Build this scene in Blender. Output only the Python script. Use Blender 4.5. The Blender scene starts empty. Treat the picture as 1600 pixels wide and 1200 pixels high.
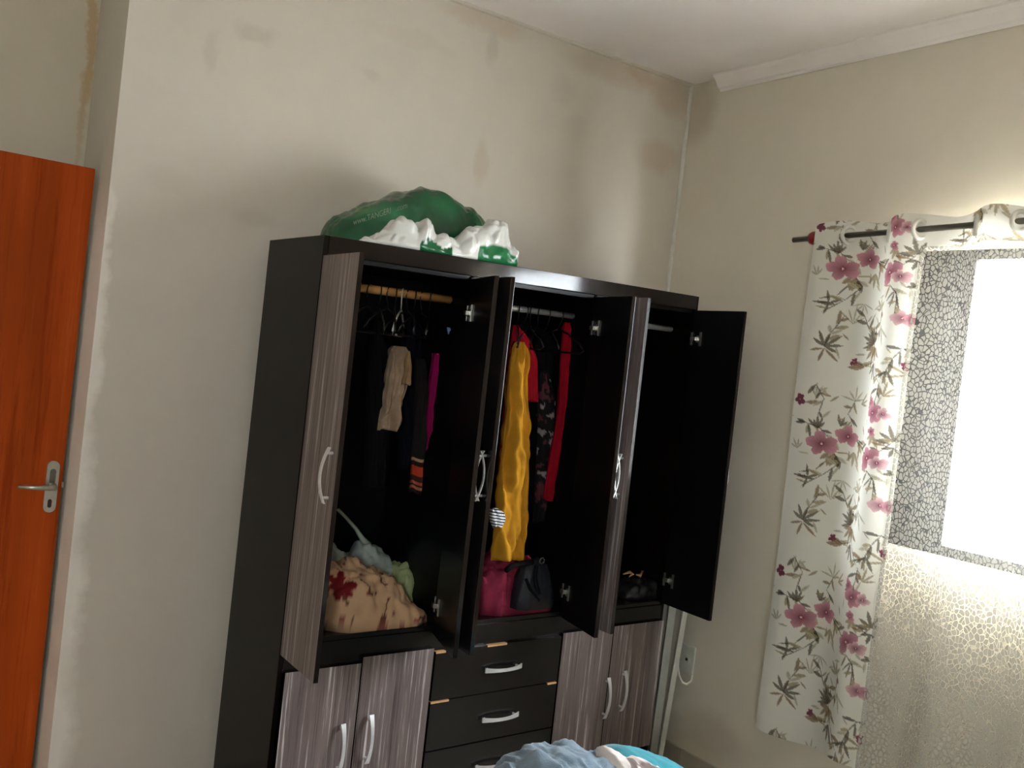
import bpy, bmesh, math, random
import numpy as np
from mathutils import Vector, Matrix, noise

random.seed(7)
sc = bpy.context.scene
COL = sc.collection

# ---------------------------------------------------------------- camera
CAM = np.array([-3.0519, -3.2609, 1.62])
FPX, YAW, PITCH, ROLL = 1511.25, 0.604956, -0.02076, 0.11513
fw = np.array([math.sin(YAW)*math.cos(PITCH), math.cos(YAW)*math.cos(PITCH), math.sin(PITCH)])
r0 = np.array([math.cos(YAW), -math.sin(YAW), 0.0]); u0 = np.cross(r0, fw)
rt = r0*math.cos(ROLL)+u0*math.sin(ROLL); up = -r0*math.sin(ROLL)+u0*math.cos(ROLL)
cd = bpy.data.cameras.new('camera'); cam = bpy.data.objects.new('camera', cd); COL.objects.link(cam)
cd.sensor_width = 36.0; cd.lens = FPX/1600*36.0; cd.clip_start = 0.05
cam.matrix_world = Matrix([[rt[0], up[0], -fw[0], CAM[0]], [rt[1], up[1], -fw[1], CAM[1]], [rt[2], up[2], -fw[2], CAM[2]], [0, 0, 0, 1]])
sc.camera = cam

# ---------------------------------------------------------------- sky and exposure
wd = bpy.data.worlds.new('sky'); sc.world = wd; wd.use_nodes = True
bg = wd.node_tree.nodes['Background']; bg.inputs[0].default_value = (0.87, 0.94, 1.0, 1); bg.inputs[1].default_value = 25.0
sc.view_settings.view_transform = 'Standard'; sc.view_settings.look = 'None'
sc.view_settings.gamma = 1.0; sc.view_settings.use_curve_mapping = False
sc.view_settings.exposure = 1.26

WY0, WY1, WZ0, WZ1 = -2.2, -1.05, 1.135, 2.19          # window opening in the right wall
pl = bpy.data.lights.new('window_portal', 'AREA'); pl.shape = 'RECTANGLE'; pl.size = WY1-WY0; pl.size_y = WZ1-WZ0
pl.cycles.is_portal = True
po = bpy.data.objects.new('window_portal', pl); COL.objects.link(po)
po.matrix_world = Matrix.Translation((0.17, (WY0+WY1)/2, (WZ0+WZ1)/2)) @ Matrix(((0, 0, 1), (1, 0, 0), (0, 1, 0))).to_4x4()

RX0, RX1, RZ0, RZ1 = -4.4, -3.93, 1.45, 2.08            # unseen window added in the rear wall to fill the dark left side
pl2 = bpy.data.lights.new('fill_window_portal', 'AREA'); pl2.shape = 'RECTANGLE'; pl2.size = RX1-RX0; pl2.size_y = RZ1-RZ0
pl2.cycles.is_portal = True
po2 = bpy.data.objects.new('fill_window_portal', pl2); COL.objects.link(po2)
po2.matrix_world = Matrix.Translation(((RX0+RX1)/2, -4.62, (RZ0+RZ1)/2)) @ Matrix(((-1, 0, 0), (0, 0, -1), (0, 1, 0))).to_4x4()

# ---------------------------------------------------------------- geometry helpers
def ray(u, v): return fw+rt*(u-800)/FPX+up*(600-v)/FPX
def on_plane(u, v, axis, val):
    d = ray(u, v); t = (val-CAM[axis])/d[axis]; return CAM+t*d
WO = np.array([-1.8908, -0.5178, 0.0]); WW, WD, WT = 1.6609, 0.4178, 1.9422
_a, _k, WS = 0.0405, 0.0072, 0.0207
EX = np.array([math.cos(_a), math.sin(_a), 0]); _y0 = np.array([-math.sin(_a), math.cos(_a), 0]); _z0 = np.array([0, 0, 1.0])
EY = _y0*math.cos(_k)-_z0*math.sin(_k); EZ = _y0*math.sin(_k)+_z0*math.cos(_k)
def W(p):                                                # wardrobe frame -> world (it leans back a touch and its right end stands higher)
    return WO+EX*p[0]+EY*p[1]+EZ*(p[2]+WS*p[0])
def wpx(u, v, ly=0.0):                                   # pixel -> wardrobe frame at depth ly
    d = ray(u, v); t = ((WO-CAM)@EY+ly)/(d@EY); P = CAM+t*d-WO; X = P@EX
    return np.array([X, ly, P@EZ-WS*X])

def lin(c):
    return tuple((x/255/12.92 if x/255 <= .04045 else ((x/255+.055)/1.055)**2.4) for x in c)
def tag(o, label, cat, group=None):
    o['label'] = label; o['category'] = cat
    if group: o['group'] = group
    return o
def struct(o, label=None):
    o['kind'] = 'structure'
    if label: o['label'] = label
    return o
def empty(name, loc):
    o = bpy.data.objects.new(name, None); COL.objects.link(o); o.location = tuple(float(c) for c in loc); o.empty_display_size = .05
    return o
def obj(name, verts, faces, mats, parent=None, smooth=False, midx=None, base=True, colors=None, fix=False):
    """one mesh object from world coordinates; origin at the parent's origin or at its own base"""
    V = np.array(verts, float)
    if parent is not None: o0 = np.array(parent.location) if parent.type == 'EMPTY' else np.array(parent['_o'])
    else: o0 = np.array([V[:, 0].mean(), V[:, 1].mean(), V[:, 2].min()]) if base else np.zeros(3)
    me = bpy.data.meshes.new(name); me.from_pydata((V-o0).tolist(), [], [list(f) for f in faces])
    if not isinstance(mats, (list, tuple)): mats = [mats]
    for m in mats: me.materials.append(m)
    if midx is not None: me.polygons.foreach_set('material_index', midx)
    if fix:
        b = bmesh.new(); b.from_mesh(me); bmesh.ops.recalc_face_normals(b, faces=b.faces); b.to_mesh(me); b.free()
    if smooth: me.polygons.foreach_set('use_smooth', [True]*len(me.polygons))
    if colors is not None:
        ca = me.color_attributes.new('Col', 'FLOAT_COLOR', 'POINT')
        c4 = np.ones((len(V), 4), np.float32); c4[:, :3] = colors; ca.data.foreach_set('color', c4.ravel())
    o = bpy.data.objects.new(name, me); COL.objects.link(o)
    if parent is not None:
        o.parent = parent
        o['_o'] = [float(c) for c in o0]
    else:
        o.location = tuple(o0); o['_o'] = [float(c) for c in o0]
    return o
class MB:
    """collects pieces of one mesh"""
    def __init__(s): s.v = []; s.f = []; s.m = []
    def add(s, v, f, m=0):
        n = len(s.v); s.v += [tuple(p) for p in v]; s.f += [tuple(i+n for i in q) for q in f]; s.m += [m]*len(f); return s
    def box(s, x0, x1, y0, y1, z0, z1, T=None, m=0, bev=0.0, mf=None):
        b = bmesh.new()
        vs = [b.verts.new(p) for p in ((x0, y0, z0), (x1, y0, z0), (x1, y1, z0), (x0, y1, z0), (x0, y0, z1), (x1, y0, z1), (x1, y1, z1), (x0, y1, z1))]
        fs = [b.faces.new([vs[i] for i in q]) for q in ((3, 2, 1, 0), (4, 5, 6, 7), (0, 1, 5, 4), (1, 2, 6, 5), (2, 3, 7, 6), (3, 0, 4, 7))]
        for i, f in enumerate(fs): f.material_index = mf[i] if mf else m
        if bev: bmesh.ops.bevel(b, geom=list(b.edges), offset=bev, segments=2, affect='EDGES', profile=.7, material=-1)
        b.verts.index_update()
        V = [tuple(v.co) for v in b.verts]
        if T: V = [tuple(T(p)) for p in V]
        n = len(s.v); s.v += V
        for f in b.faces: s.f.append(tuple(v.index+n for v in f.verts)); s.m.append(f.material_index)
        b.free(); return s
    def tube(s, pts, r, n=10, m=0, cap=True, T=None):
        P = [np.array(p, float) for p in pts]; R = r if isinstance(r, (list, tuple)) else [r]*len(P)
        t0 = P[1]-P[0]; a = np.array([0, 0, 1.0]) if abs(t0[2]) < .9*np.linalg.norm(t0) else np.array([1.0, 0, 0])
        base = len(s.v); V = []
        for i, p in enumerate(P):
            t = P[min(i+1, len(P)-1)]-P[max(i-1, 0)]; t = t/np.linalg.norm(t)
            e1 = a-t*(a@t); e1 /= np.linalg.norm(e1); e2 = np.cross(t, e1); a = e1
            for k in range(n):
                q = p+R[i]*(e1*math.cos(2*math.pi*k/n)+e2*math.sin(2*math.pi*k/n)); V.append(tuple(q))
        F = [(i*n+k, i*n+(k+1) % n, (i+1)*n+(k+1) % n, (i+1)*n+k) for i in range(len(P)-1) for k in range(n)]
        if cap: F += [tuple(range(n-1, -1, -1)), tuple((len(P)-1)*n+k for k in range(n))]
        if T: V = [tuple(T(p)) for p in V]
        return s.add(V, F, m)
    def build(s, name, mats, parent=None, smooth=False, **k):
        return obj(name, s.v, s.f, mats, parent, smooth, midx=s.m, **k)

# ---------------------------------------------------------------- materials
def mat(name):
    m = bpy.data.materials.new(name); m.use_nodes = True; nt = m.node_tree; nt.nodes.clear()
    out = nt.nodes.new('ShaderNodeOutputMaterial'); return m, nt, out
def N(nt, t, **k):
    n = nt.nodes.new('ShaderNode'+t)
    for a, b in k.items():
        if a.startswith('i_'): n.inputs[a[2:].replace('_', ' ')].default_value = b
        else: setattr(n, a, b)
    return n
def noise_tex(nt, scale, detail=4, rough=.55, vec=None, mscale=None):
    tc = N(nt, 'TexCoord'); n = N(nt, 'TexNoise'); n.inputs['Scale'].default_value = scale; n.inputs['Detail'].default_value = detail; n.inputs['Roughness'].default_value = rough
    if mscale:
        mp = N(nt, 'Mapping'); mp.inputs['Scale'].default_value = mscale; nt.links.new(tc.outputs['Object'], mp.inputs[0]); nt.links.new(mp.outputs[0], n.inputs[0])
    else: nt.links.new(tc.outputs['Object'], n.inputs[0])
    return n
def ramp(nt, src, stops, interp='LINEAR'):
    r = N(nt, 'ValToRGB'); r.color_ramp.interpolation = interp
    e = r.color_ramp.elements
    while len(e) > 1: e.remove(e[-1])
    e[0].position = stops[0][0]; e[0].color = (*stops[0][1], 1)
    for p, c in stops[1:]:
        q = e.new(p); q.color = (*c, 1)
    nt.links.new(src, r.inputs[0]); return r
def plain(name, rgb, rough=.6, metal=0, var=.12, scale=30, bump=0.0, bscale=200, spec=.5, sheen=0, mscale=None):
    """principled with slight procedural colour variation and relief"""
    m, nt, out = mat(name); p = N(nt, 'BsdfPrincipled'); nt.links.new(p.outputs[0], out.inputs[0])
    c = np.array(lin(rgb)); n = noise_tex(nt, scale, mscale=mscale)
    r = ramp(nt, n.outputs[0], [(.3, tuple(c*(1-var))), (.7, tuple(np.minimum(c*(1+var), 1)))]); nt.links.new(r.outputs[0], p.inputs['Base Color'])
    p.inputs['Roughness'].default_value = rough; p.inputs['Metallic'].default_value = metal; p.inputs['Specular IOR Level'].default_value = spec
    if sheen: p.inputs['Sheen Weight'].default_value = sheen
    if bump:
        b = noise_tex(nt, bscale, 6); bn = N(nt, 'Bump'); bn.inputs['Strength'].default_value = bump; bn.inputs['Distance'].default_value = .002
        nt.links.new(b.outputs[0], bn.inputs['Height']); nt.links.new(bn.outputs[0], p.inputs['Normal'])
    return m
def vcol(name, rough=.7, trans=0.0, spec=.3, bump=.1, bscale=400):
    """printed cloth or film: colour from the mesh's colour attribute"""
    m, nt, out = mat(name); at = N(nt, 'VertexColor', layer_name='Col'); p = N(nt, 'BsdfPrincipled'); nt.links.new(at.outputs[0], p.inputs['Base Color'])
    p.inputs['Roughness'].default_value = rough; p.inputs['Specular IOR Level'].default_value = spec
    b = noise_tex(nt, bscale, 3); bn = N(nt, 'Bump'); bn.inputs['Strength'].default_value = bump; bn.inputs['Distance'].default_value = .002
    nt.links.new(b.outputs[0], bn.inputs['Height']); nt.links.new(bn.outputs[0], p.inputs['Normal'])
    if trans:
        t = N(nt, 'BsdfTranslucent'); nt.links.new(at.outputs[0], t.inputs[0]); mx = N(nt, 'MixShader'); mx.inputs[0].default_value = trans
        nt.links.new(p.outputs[0], mx.inputs[1]); nt.links.new(t.outputs[0], mx.inputs[2]); nt.links.new(mx.outputs[0], out.inputs[0])
    else: nt.links.new(p.outputs[0], out.inputs[0])
    return m
def wall_mat(name, rgb, spots, var=.05):
    """painted plaster; spots = damp stains and repairs (centre, radii, colour, strength) in object space"""
    m, nt, out = mat(name); p = N(nt, 'BsdfPrincipled'); nt.links.new(p.outputs[0], out.inputs[0]); p.inputs['Roughness'].default_value = .85; p.inputs['Specular IOR Level'].default_value = .2
    c = np.array(lin(rgb)); n = noise_tex(nt, 1.6, 5, .6); cur = ramp(nt, n.outputs[0], [(.3, tuple(c*(1-var))), (.7, tuple(c*(1+var)))]).outputs[0]
    tc = N(nt, 'TexCoord'); n2 = noise_tex(nt, 9, 5, .65)
    n2w = N(nt, 'VectorMath', operation='MULTIPLY_ADD'); nt.links.new(n2.outputs[1], n2w.inputs[0]); n2w.inputs[1].default_value = (.09, .09, .09)
    sub = N(nt, 'VectorMath', operation='SUBTRACT'); nt.links.new(tc.outputs['Object'], sub.inputs[0]); sub.inputs[1].default_value = (.045, .045, .045)
    nt.links.new(sub.outputs[0], n2w.inputs[2])
    for ce, ra, co, st in spots:
        mp = N(nt, 'Mapping', vector_type='POINT'); mp.inputs['Scale'].default_value = tuple(1/r for r in ra); mp.inputs['Location'].default_value = tuple(-a/r for a, r in zip(ce, ra))
        nt.links.new(n2w.outputs[0], mp.inputs[0]); ln = N(nt, 'VectorMath', operation='LENGTH'); nt.links.new(mp.outputs[0], ln.inputs[0])
        mr = N(nt, 'MapRange'); mr.inputs[1].default_value = 1.0; mr.inputs[2].default_value = .45; mr.inputs[3].default_value = 0; mr.inputs[4].default_value = st; nt.links.new(ln.outputs['Value'], mr.inputs[0])
        mx = N(nt, 'MixRGB'); mx.inputs[2].default_value = (*lin(co), 1); nt.links.new(mr.outputs[0], mx.inputs[0]); nt.links.new(cur, mx.inputs[1]); cur = mx.outputs[0]
    nt.links.new(cur, p.inputs['Base Color'])
    b = noise_tex(nt, 55, 6, .6); bn = N(nt, 'Bump'); bn.inputs['Strength'].default_value = .12; bn.inputs['Distance'].default_value = .004
    nt.links.new(b.outputs[0], bn.inputs['Height']); nt.links.new(bn.outputs[0], p.inputs['Normal'])
    return m
def streak_wood(name, dark, mid, light, rough=.35, k=70.0, spec=.35):
    m, nt, out = mat(name); p = N(nt, 'BsdfPrincipled'); nt.links.new(p.outputs[0], out.inputs[0]); p.inputs['Roughness'].default_value = rough; p.inputs['Specular IOR Level'].default_value = spec
    n = noise_tex(nt, 1.0, 5, .75, mscale=(k, k, 1.1)); r = ramp(nt, n.outputs[0], [(.34, lin(dark)), (.47, lin(mid)), (.56, lin(mid)), (.68, lin(light))])
    n2 = noise_tex(nt, 1.0, 2, .5, mscale=(9, 9, .8)); r2 = ramp(nt, n2.outputs[0], [(.3, (.7, .68, .68)), (.7, (1.1, 1.1, 1.1))])
    mx = N(nt, 'MixRGB', blend_type='MULTIPLY'); mx.inputs[0].default_value = 1; nt.links.new(r.outputs[0], mx.inputs[1]); nt.links.new(r2.outputs[0], mx.inputs[2])
    nt.links.new(mx.outputs[0], p.inputs['Base Color']); return m
def sheer_mat():
    m, nt, out = mat('sheer_crackle_voile'); tc = N(nt, 'TexCoord'); mp = N(nt, 'Mapping'); mp.inputs['Scale'].default_value = (0, 84, 56); nt.links.new(tc.outputs['Object'], mp.inputs[0])
    wn = N(nt, 'TexNoise'); wn.inputs['Scale'].default_value = .6; nt.links.new(mp.outputs[0], wn.inputs[0])
    ad = N(nt, 'MixRGB', blend_type='ADD'); ad.inputs[0].default_value = .9; nt.links.new(mp.outputs[0], ad.inputs[1]); nt.links.new(wn.outputs[1], ad.inputs[2])
    vo = N(nt, 'TexVoronoi', feature='DISTANCE_TO_EDGE'); vo.inputs['Scale'].default_value = 1.0; nt.links.new(ad.outputs[0], vo.inputs[0])
    ln = N(nt, 'MapRange'); ln.inputs[1].default_value = .055; ln.inputs[2].default_value = .12; ln.inputs[3].default_value = 1; ln.inputs[4].default_value = 0; nt.links.new(vo.outputs['Distance'], ln.inputs[0])
    tr = N(nt, 'BsdfTransparent'); df = N(nt, 'BsdfDiffuse'); df.inputs[0].default_value = (*lin((206, 202, 192)), 1); tl = N(nt, 'BsdfTranslucent'); tl.inputs[0].default_value = (*lin((235, 230, 218)), 1)
    cl = N(nt, 'MixShader'); cl.inputs[0].default_value = .03; nt.links.new(df.outputs[0], cl.inputs[1]); nt.links.new(tl.outputs[0], cl.inputs[2])
    sh = N(nt, 'MixShader'); sh.inputs[0].default_value = .75; nt.links.new(tr.outputs[0], sh.inputs[1]); nt.links.new(cl.outputs[0], sh.inputs[2])
    d2 = N(nt, 'BsdfDiffuse'); d2.inputs[0].default_value = (*lin((190, 184, 170)), 1)
    l2 = N(nt, 'MixShader'); l2.inputs[0].default_value = .12; nt.links.new(tr.outputs[0], l2.inputs[1]); nt.links.new(d2.outputs[0], l2.inputs[2])
    fx = N(nt, 'MixShader'); nt.links.new(ln.outputs[0], fx.inputs[0]); nt.links.new(sh.outputs[0], fx.inputs[1]); nt.links.new(l2.outputs[0], fx.inputs[2]); nt.links.new(fx.outputs[0], out.inputs[0])
    return m
def frosted(name, rgb, t=.8):
    m, nt, out = mat(name); a = N(nt, 'BsdfTranslucent'); a.inputs[0].default_value = (*lin(rgb), 1); b = N(nt, 'BsdfGlossy'); b.inputs['Roughness'].default_value = .25
    n = noise_tex(nt, 60); bn = N(nt, 'Bump'); bn.inputs['Strength'].default_value = .3; nt.links.new(n.outputs[0], bn.inputs['Height']); nt.links.new(bn.outputs[0], b.inputs['Normal'])
    mx = N(nt, 'MixShader'); mx.inputs[0].default_value = .06; nt.links.new(a.outputs[0], mx.inputs[1]); nt.links.new(b.outputs[0], mx.inputs[2]); nt.links.new(mx.outputs[0], out.inputs[0]); return m

M = {}
M['ceiling'] = wall_mat('ceiling_paint', (250, 243, 240), [])
M['black'] = plain('black_laminate', (22, 19, 19), .22, var=.12, scale=8, spec=.4)
M['gloss'] = plain('espresso_edge_band', (26, 19, 17), .10, var=.15, scale=12, spec=.4)
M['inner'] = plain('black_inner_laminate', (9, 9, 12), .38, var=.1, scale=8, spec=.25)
M['espresso'] = plain('espresso_laminate', (17, 12, 10), .22, var=.15, scale=12, spec=.16, mscale=(1, 1, .3))
M['wood'] = streak_wood('streaked_grey_laminate', (70, 58, 56), (120, 107, 104), (216, 208, 204))
M['chrome'] = plain('brushed_aluminium', (225, 225, 225), .35, metal=.45, var=.05)
M['steel'] = plain('hinge_steel', (190, 188, 180), .3, metal=.9, var=.08)
M['chip'] = plain('raw_chipboard', (196, 150, 104), .9, var=.2, scale=200)
M['dowel'] = plain('pine_dowel', (205, 150, 88), .45, var=.15, scale=20)
M['doorwood'] = streak_wood('cherry_veneer', (154, 60, 18), (178, 76, 24), (192, 92, 34), .55, 22, .06)
M['dooredge'] = plain('door_edge_dark', (58, 22, 12), .5)
M['white'] = plain('white_paint', (225, 222, 212), .5, var=.05)
M['whitegrey'] = plain('offwhite_board', (216, 216, 206), .5, var=.06)
M['rod'] = plain('grey_metal_rod', (112, 108, 100), .35, metal=.7)
M['red'] = plain('red_plastic', (132, 22, 22), .35, var=.05)
M['aluminium'] = plain('window_bronze_aluminium', (52, 52, 52), .4, metal=.3)
M['frost'] = plain('dark_tinted_pane', (40, 41, 43), .3, var=.06)
M['floor'] = plain('ceramic_floor', (205, 196, 182), .3, var=.08, scale=4)
M['tile'] = plain('baseboard_ceramic', (178, 170, 154), .35, var=.06, scale=6)
M['grout'] = plain('grout', (120, 112, 100), .9)
M['sheer'] = sheer_mat()
M['print'] = vcol('floral_print_cotton', .8, .12)
M['film'] = vcol('plastic_film', .24, 0, .45, .5, 45)
M['clothprint'] = vcol('printed_cloth', .85)

# ================================================================ THE ROOM
H = 2.969; XL, YB = -4.7, -4.5; XP, YR = -2.41, 0.47
def wallp(u, v): return on_plane(u, v, 1, 0.0)
def rwp(u, v): return on_plane(u, v, 0, 0.0)
spots = []
def bs(u, v, rx, rz, co, st): 
    p = wallp(u, v); spots.append(((p[0], 0, p[2]), (rx, 5, rz), co, st*.62))
STN = (176, 148, 112); GRY = (150, 140, 124)
bs(1050, 150, .16, .12, STN, .55); bs(960, 112, .35, .07, STN, .45); bs(1030, 245, .17, .09, STN, .5); bs(760, 35, .25, .05, STN, .4); bs(1000, 118, .12, .05, STN, .5)
bs(752, 255, .04, .12, STN, .38); bs(770, 75, .04, .08, GRY, .35); bs(400, 50, .10, .04, GRY, .35); bs(880, 140, .08, .08, GRY, .18); bs(330, 80, .03, .1, GRY, .25)
bs(400, 340, .1, .04, GRY, .2); bs(900, 200, .1, .06, GRY, .16); bs(580, 115, .05, .03, GRY, .2); bs(260, 280, .1, .05, GRY, .12); bs(640, 60, .3, .04, STN, .15)
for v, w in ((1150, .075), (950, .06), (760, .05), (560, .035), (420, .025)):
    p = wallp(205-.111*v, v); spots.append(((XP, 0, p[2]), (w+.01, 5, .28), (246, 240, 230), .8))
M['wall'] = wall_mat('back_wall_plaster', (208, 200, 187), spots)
p = on_plane(146, 130, 1, YR)
M['alcove'] = wall_mat('alcove_plaster', (214, 206, 186), [((XP-.02, YR, p[2]+.3), (.022, 5, .75), (188, 150, 90), .6)])
cr = rwp(1105, 150)
M['wallr'] = wall_mat('window_wall_plaster', (226, 218, 201), [((0, -.06, 2.85), (5, .14, .2), (160, 138, 100), .35), (tuple(rwp(1110, 1150)), (5, .25, .12), (170, 150, 122), .3)])
def slab(name, x0, x1, y0, y1, z0, z1, m): return struct(MB().box(x0, x1, y0, y1, z0, z1).build(name, m, base=False))
slab('floor', XL-.15, .25, YB-.15, .65, -.12, 0, M['floor'])
slab('ceiling', XL-.15, .25, YB-.15, .65, H, H+.12, M['ceiling'])
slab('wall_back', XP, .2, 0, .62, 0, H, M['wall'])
slab('wall_alcove', XL, XP, YR, .62, 0, H, M['alcove'])
slab('wall_left', XL-.15, XL, YB, .62, 0, H, M['alcove'])
b = MB(); b.box(XL-.15, RX0, YB-.15, YB, 0, H).box(RX1, .2, YB-.15, YB, 0, H).box(RX0, RX1, YB-.15, YB, 0, RZ0).box(RX0, RX1, YB-.15, YB, RZ1, H)
struct(b.build('wall_rear', M['alcove'], base=False))
struct(MB().box(-25, 25, -25, 25, -.3, -.25).build('ground_outside', plain('pale_concrete_ground', (236, 232, 226), .9), base=False))
b = MB(); T_ = .2
b.box(0, T_, YB, WY0, 0, H).box(0, T_, WY1, 0, 0, H).box(0, T_, WY0, WY1, 0, WZ0).box(0, T_, WY0, WY1, WZ1, H)
struct(b.build('wall_right', M['wallr'], base=False))
# plaster crown moulding on the window wall, cut short of the corner
prof = [(0, H), (0, H-.062), (-.006, H-.064), (-.012, H-.055), (-.022, H-.05), (-.034, H-.036), (-.046, H-.02), (-.056, H-.014), (-.062, H-.008), (-.062, H)]
v = [(x, y, z) for y in (-.19, YB) for x, z in prof]; n = len(prof)
f = [(i, (i+1) % n, n+(i+1) % n, n+i) for i in range(n)]+[tuple(range(n-1, -1, -1)), tuple(range(n, 2*n))]
struct(obj('trim_1', v, f, M['ceiling'], base=False, fix=True), 'white plaster crown moulding along the window wall')
# sealant beads in the corner and under the ceiling
struct(MB().tube([(-.004, -.004, 0.02), (-.004, -.004, H)], .010, 8).build('trim_2', M['white'], base=False))
struct(MB().tube([(XP, -.003, H-.003), (0, -.003, H-.003)], .011, 8).build('trim_3', M['wall'], base=False))
# ceramic baseboard tiles on the window wall
bb = struct(MB().box(-.006, 0, YB, 0, 0, .08).build('baseboard_right', M['grout'], base=False))
y = -.425
while y < -.01: y += .33
first = None; ys = []
while y > -2.2: ys.append(y); y -= .33
for y1 in ys:
    y2 = min(y1, -.012); MB().box(-.012, 0, y1-.326, y2, .0, .084, bev=.002).build('tile', M['tile'], parent=bb)
MB().box(-.012, 0, YB+.01, ys[-1]-.33, 0, .084, bev=.002).build('tile', M['tile'], parent=bb)
# baseboard strip of the back wall
struct(MB().box(XP, 0, -.012, 0, 0, .084, bev=.002).build('baseboard_back', M['tile'], base=False))

# window: frame, obscure glass sash slid to the wardrobe side
wn = empty('window_1', (.12, (WY0+WY1)/2, WZ0)); struct(wn, 'bright aluminium window behind the sheer curtain')
fr = MB(); t = .035
fr.box(.09, .16, WY0, WY0+t, WZ0, WZ1, bev=.003).box(.09, .16, WY1-t, WY1, WZ0, WZ1, bev=.003).box(.09, .16, WY0, WY1, WZ0, WZ0+t, bev=.003).box(.09, .16, WY0, WY1, WZ1-t, WZ1, bev=.003)
fr.build('window_frame', M['aluminium'], wn)
def sash(x, y0, y1):
    s = MB(); w = .04; z0, z1 = WZ0+t, WZ1-t
    s.box(x, x+.02, y0, y0+w, z0, z1, bev=.002).box(x, x+.02, y1-w, y1, z0, z1, bev=.002).box(x, x+.02, y0+w, y1-w, z0, z0+w, bev=.002).box(x, x+.02, y0+w, y1-w, z1-w, z1, bev=.002)
    so = s.build('sash', M['aluminium'], wn); MB().box(x+.008, x+.012, y0+w, y1-w, z0+w, z1-w).build('pane', M['frost'], so)
sash(.095, -1.40, WY1-t)
rw = empty('fill_window', ((RX0+RX1)/2, YB-.1, RZ0)); struct(rw, 'unseen window added behind the photographer for fill light')
fr = MB()
for x0, x1, z0, z1 in ((RX0, RX0+t, RZ0, RZ1), (RX1-t, RX1, RZ0, RZ1), (RX0+t, RX1-t, RZ0, RZ0+t), (RX0+t, RX1-t, RZ1-t, RZ1)): fr.box(x0, x1, YB-.11, YB-.05, z0, z1, bev=.003)
fr.build('window_frame', M['aluminium'], rw)

# ================================================================ INTERIOR DOOR
dl = empty('interior_door', (-2.83, .2, .0)); tag(dl, 'reddish-brown wooden door leaf with a metal lever handle', 'door')
dx1, dx0, dy = -2.425, -3.235, .175
MB().box(dx0, dx1, dy, dy+.035, .012, 2.098, bev=.002, mf=[1, 1, 0, 1, 0, 1]).build('door_leaf', [M['doorwood'], M['dooredge']], dl)
def dp(u, v): return on_plane(u, v, 1, dy)
pc = dp(80, 760); L = .155
def rrect(cx, cz, hw, hh, y0, y1, n=8):
    pts = []
    for sx, sz, a0 in ((1, 1, 0), (-1, 1, 90), (-1, -1, 180), (1, -1, 270)):
        for i in range(n+1):
            a = math.radians(a0+90*i/n); pts.append((cx+sx*(hw-hw*.98)+hw*.98*math.cos(a), cz+sz*(hh-hw*.98)+hw*.98*math.sin(a)))
    k = len(pts); V = [(x, y0, z) for x, z in pts]+[(x, y1, z) for x, z in pts]
    return V, [tuple(range(k)), tuple(range(2*k-1, k-1, -1))]+[(i, k+i, k+(i+1) % k, (i+1) % k) for i in range(k)]
V, F = rrect(pc[0], pc[2], .019, .085, dy-.007, dy); pl_ = obj('escutcheon', V, F, M['steel'], dl, fix=True)
V, F = rrect(pc[0], pc[2]+.035, .009, .024, dy-.0095, dy-.006); obj('inset', V, F, M['rod'], pl_, fix=True)
V, F = rrect(pc[0]-.001, pc[2]-.055, .006, .014, dy-.0095, dy-.006); obj('keyhole', V, F, M['dooredge'], pl_, fix=True)
hz = pc[2]+.004
MB().tube([(pc[0]+.002, dy-.004, hz), (pc[0]+.002, dy-.045, hz), (pc[0]-.01, dy-.052, hz), (pc[0]-.05, dy-.054, hz-.001), (pc[0]-.105, dy-.052, hz+.002)], [.012, .010, .010, .008, .006], 12).build('lever_handle', M['steel'], dl, smooth=True)
MB().box(dx1-.004, dx1+.009, dy+.012, dy+.024, hz-.009, hz+.009, bev=.002).build('latch', M['steel'], dl)

# ================================================================ WARDROBE
wr = empty('wardrobe', WO); tag(wr, 'black six-door wardrobe with grey streaked doors, most standing open', 'wardrobe')
def wbox(name, x0, x1, y0, y1, z0, z1, m, parent=wr, bev=.0015, floor=False, mf=None):
    b = MB().box(x0, x1, y0, y1, z0, z1, T=W, bev=bev, mf=mf)
    if floor: b.v = [(p[0], p[1], 0.0) if p[2] < .12 else p for p in b.v]
    return b.build(name, m, parent)
P1, P2 = .557, 1.117; TH = .016
wbox('side_panel', 0, TH, 0, WD, 0, WT, M['espresso'], floor=True)
wbox('side_panel', WW-TH, WW, 0, WD, 0, WT, M['espresso'], floor=True)
for px in (P1, P2): wbox('partition', px-TH/2, px+TH/2, .004, WD-.006, .1, WT-.06, M['inner'])
wbox('back_panel', TH, WW-TH, WD-.006, WD, .08, WT-.01, M['inner'], bev=0)
wbox('top_panel', TH, WW-TH, .012, WD, WT-TH, WT, M['espresso'])
wbox('fascia', TH, WW-TH, -.004, .012, 1.887, WT, M['gloss'])
wbox('shelf', TH, WW-TH, .004, WD-.006, .684, .70, M['black'])
wbox('front_rail', TH, WW-TH, 0, .016, .60, .684, M['black'])
wbox('bottom_panel', TH, WW-TH, .004, WD-.006, .1, .116, M['black'])
wbox('plinth', TH, WW-TH, .03, .046, .0, .1, M['black'], floor=True)
for x0, x1 in ((TH, P1-TH/2), (P1+TH/2, P2-TH/2), (P2+TH/2, WW-TH)):
    wbox('ceiling_board', x0, x1, .012, WD-.008, 1.872, 1.886, M['inner'], bev=0)
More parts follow.
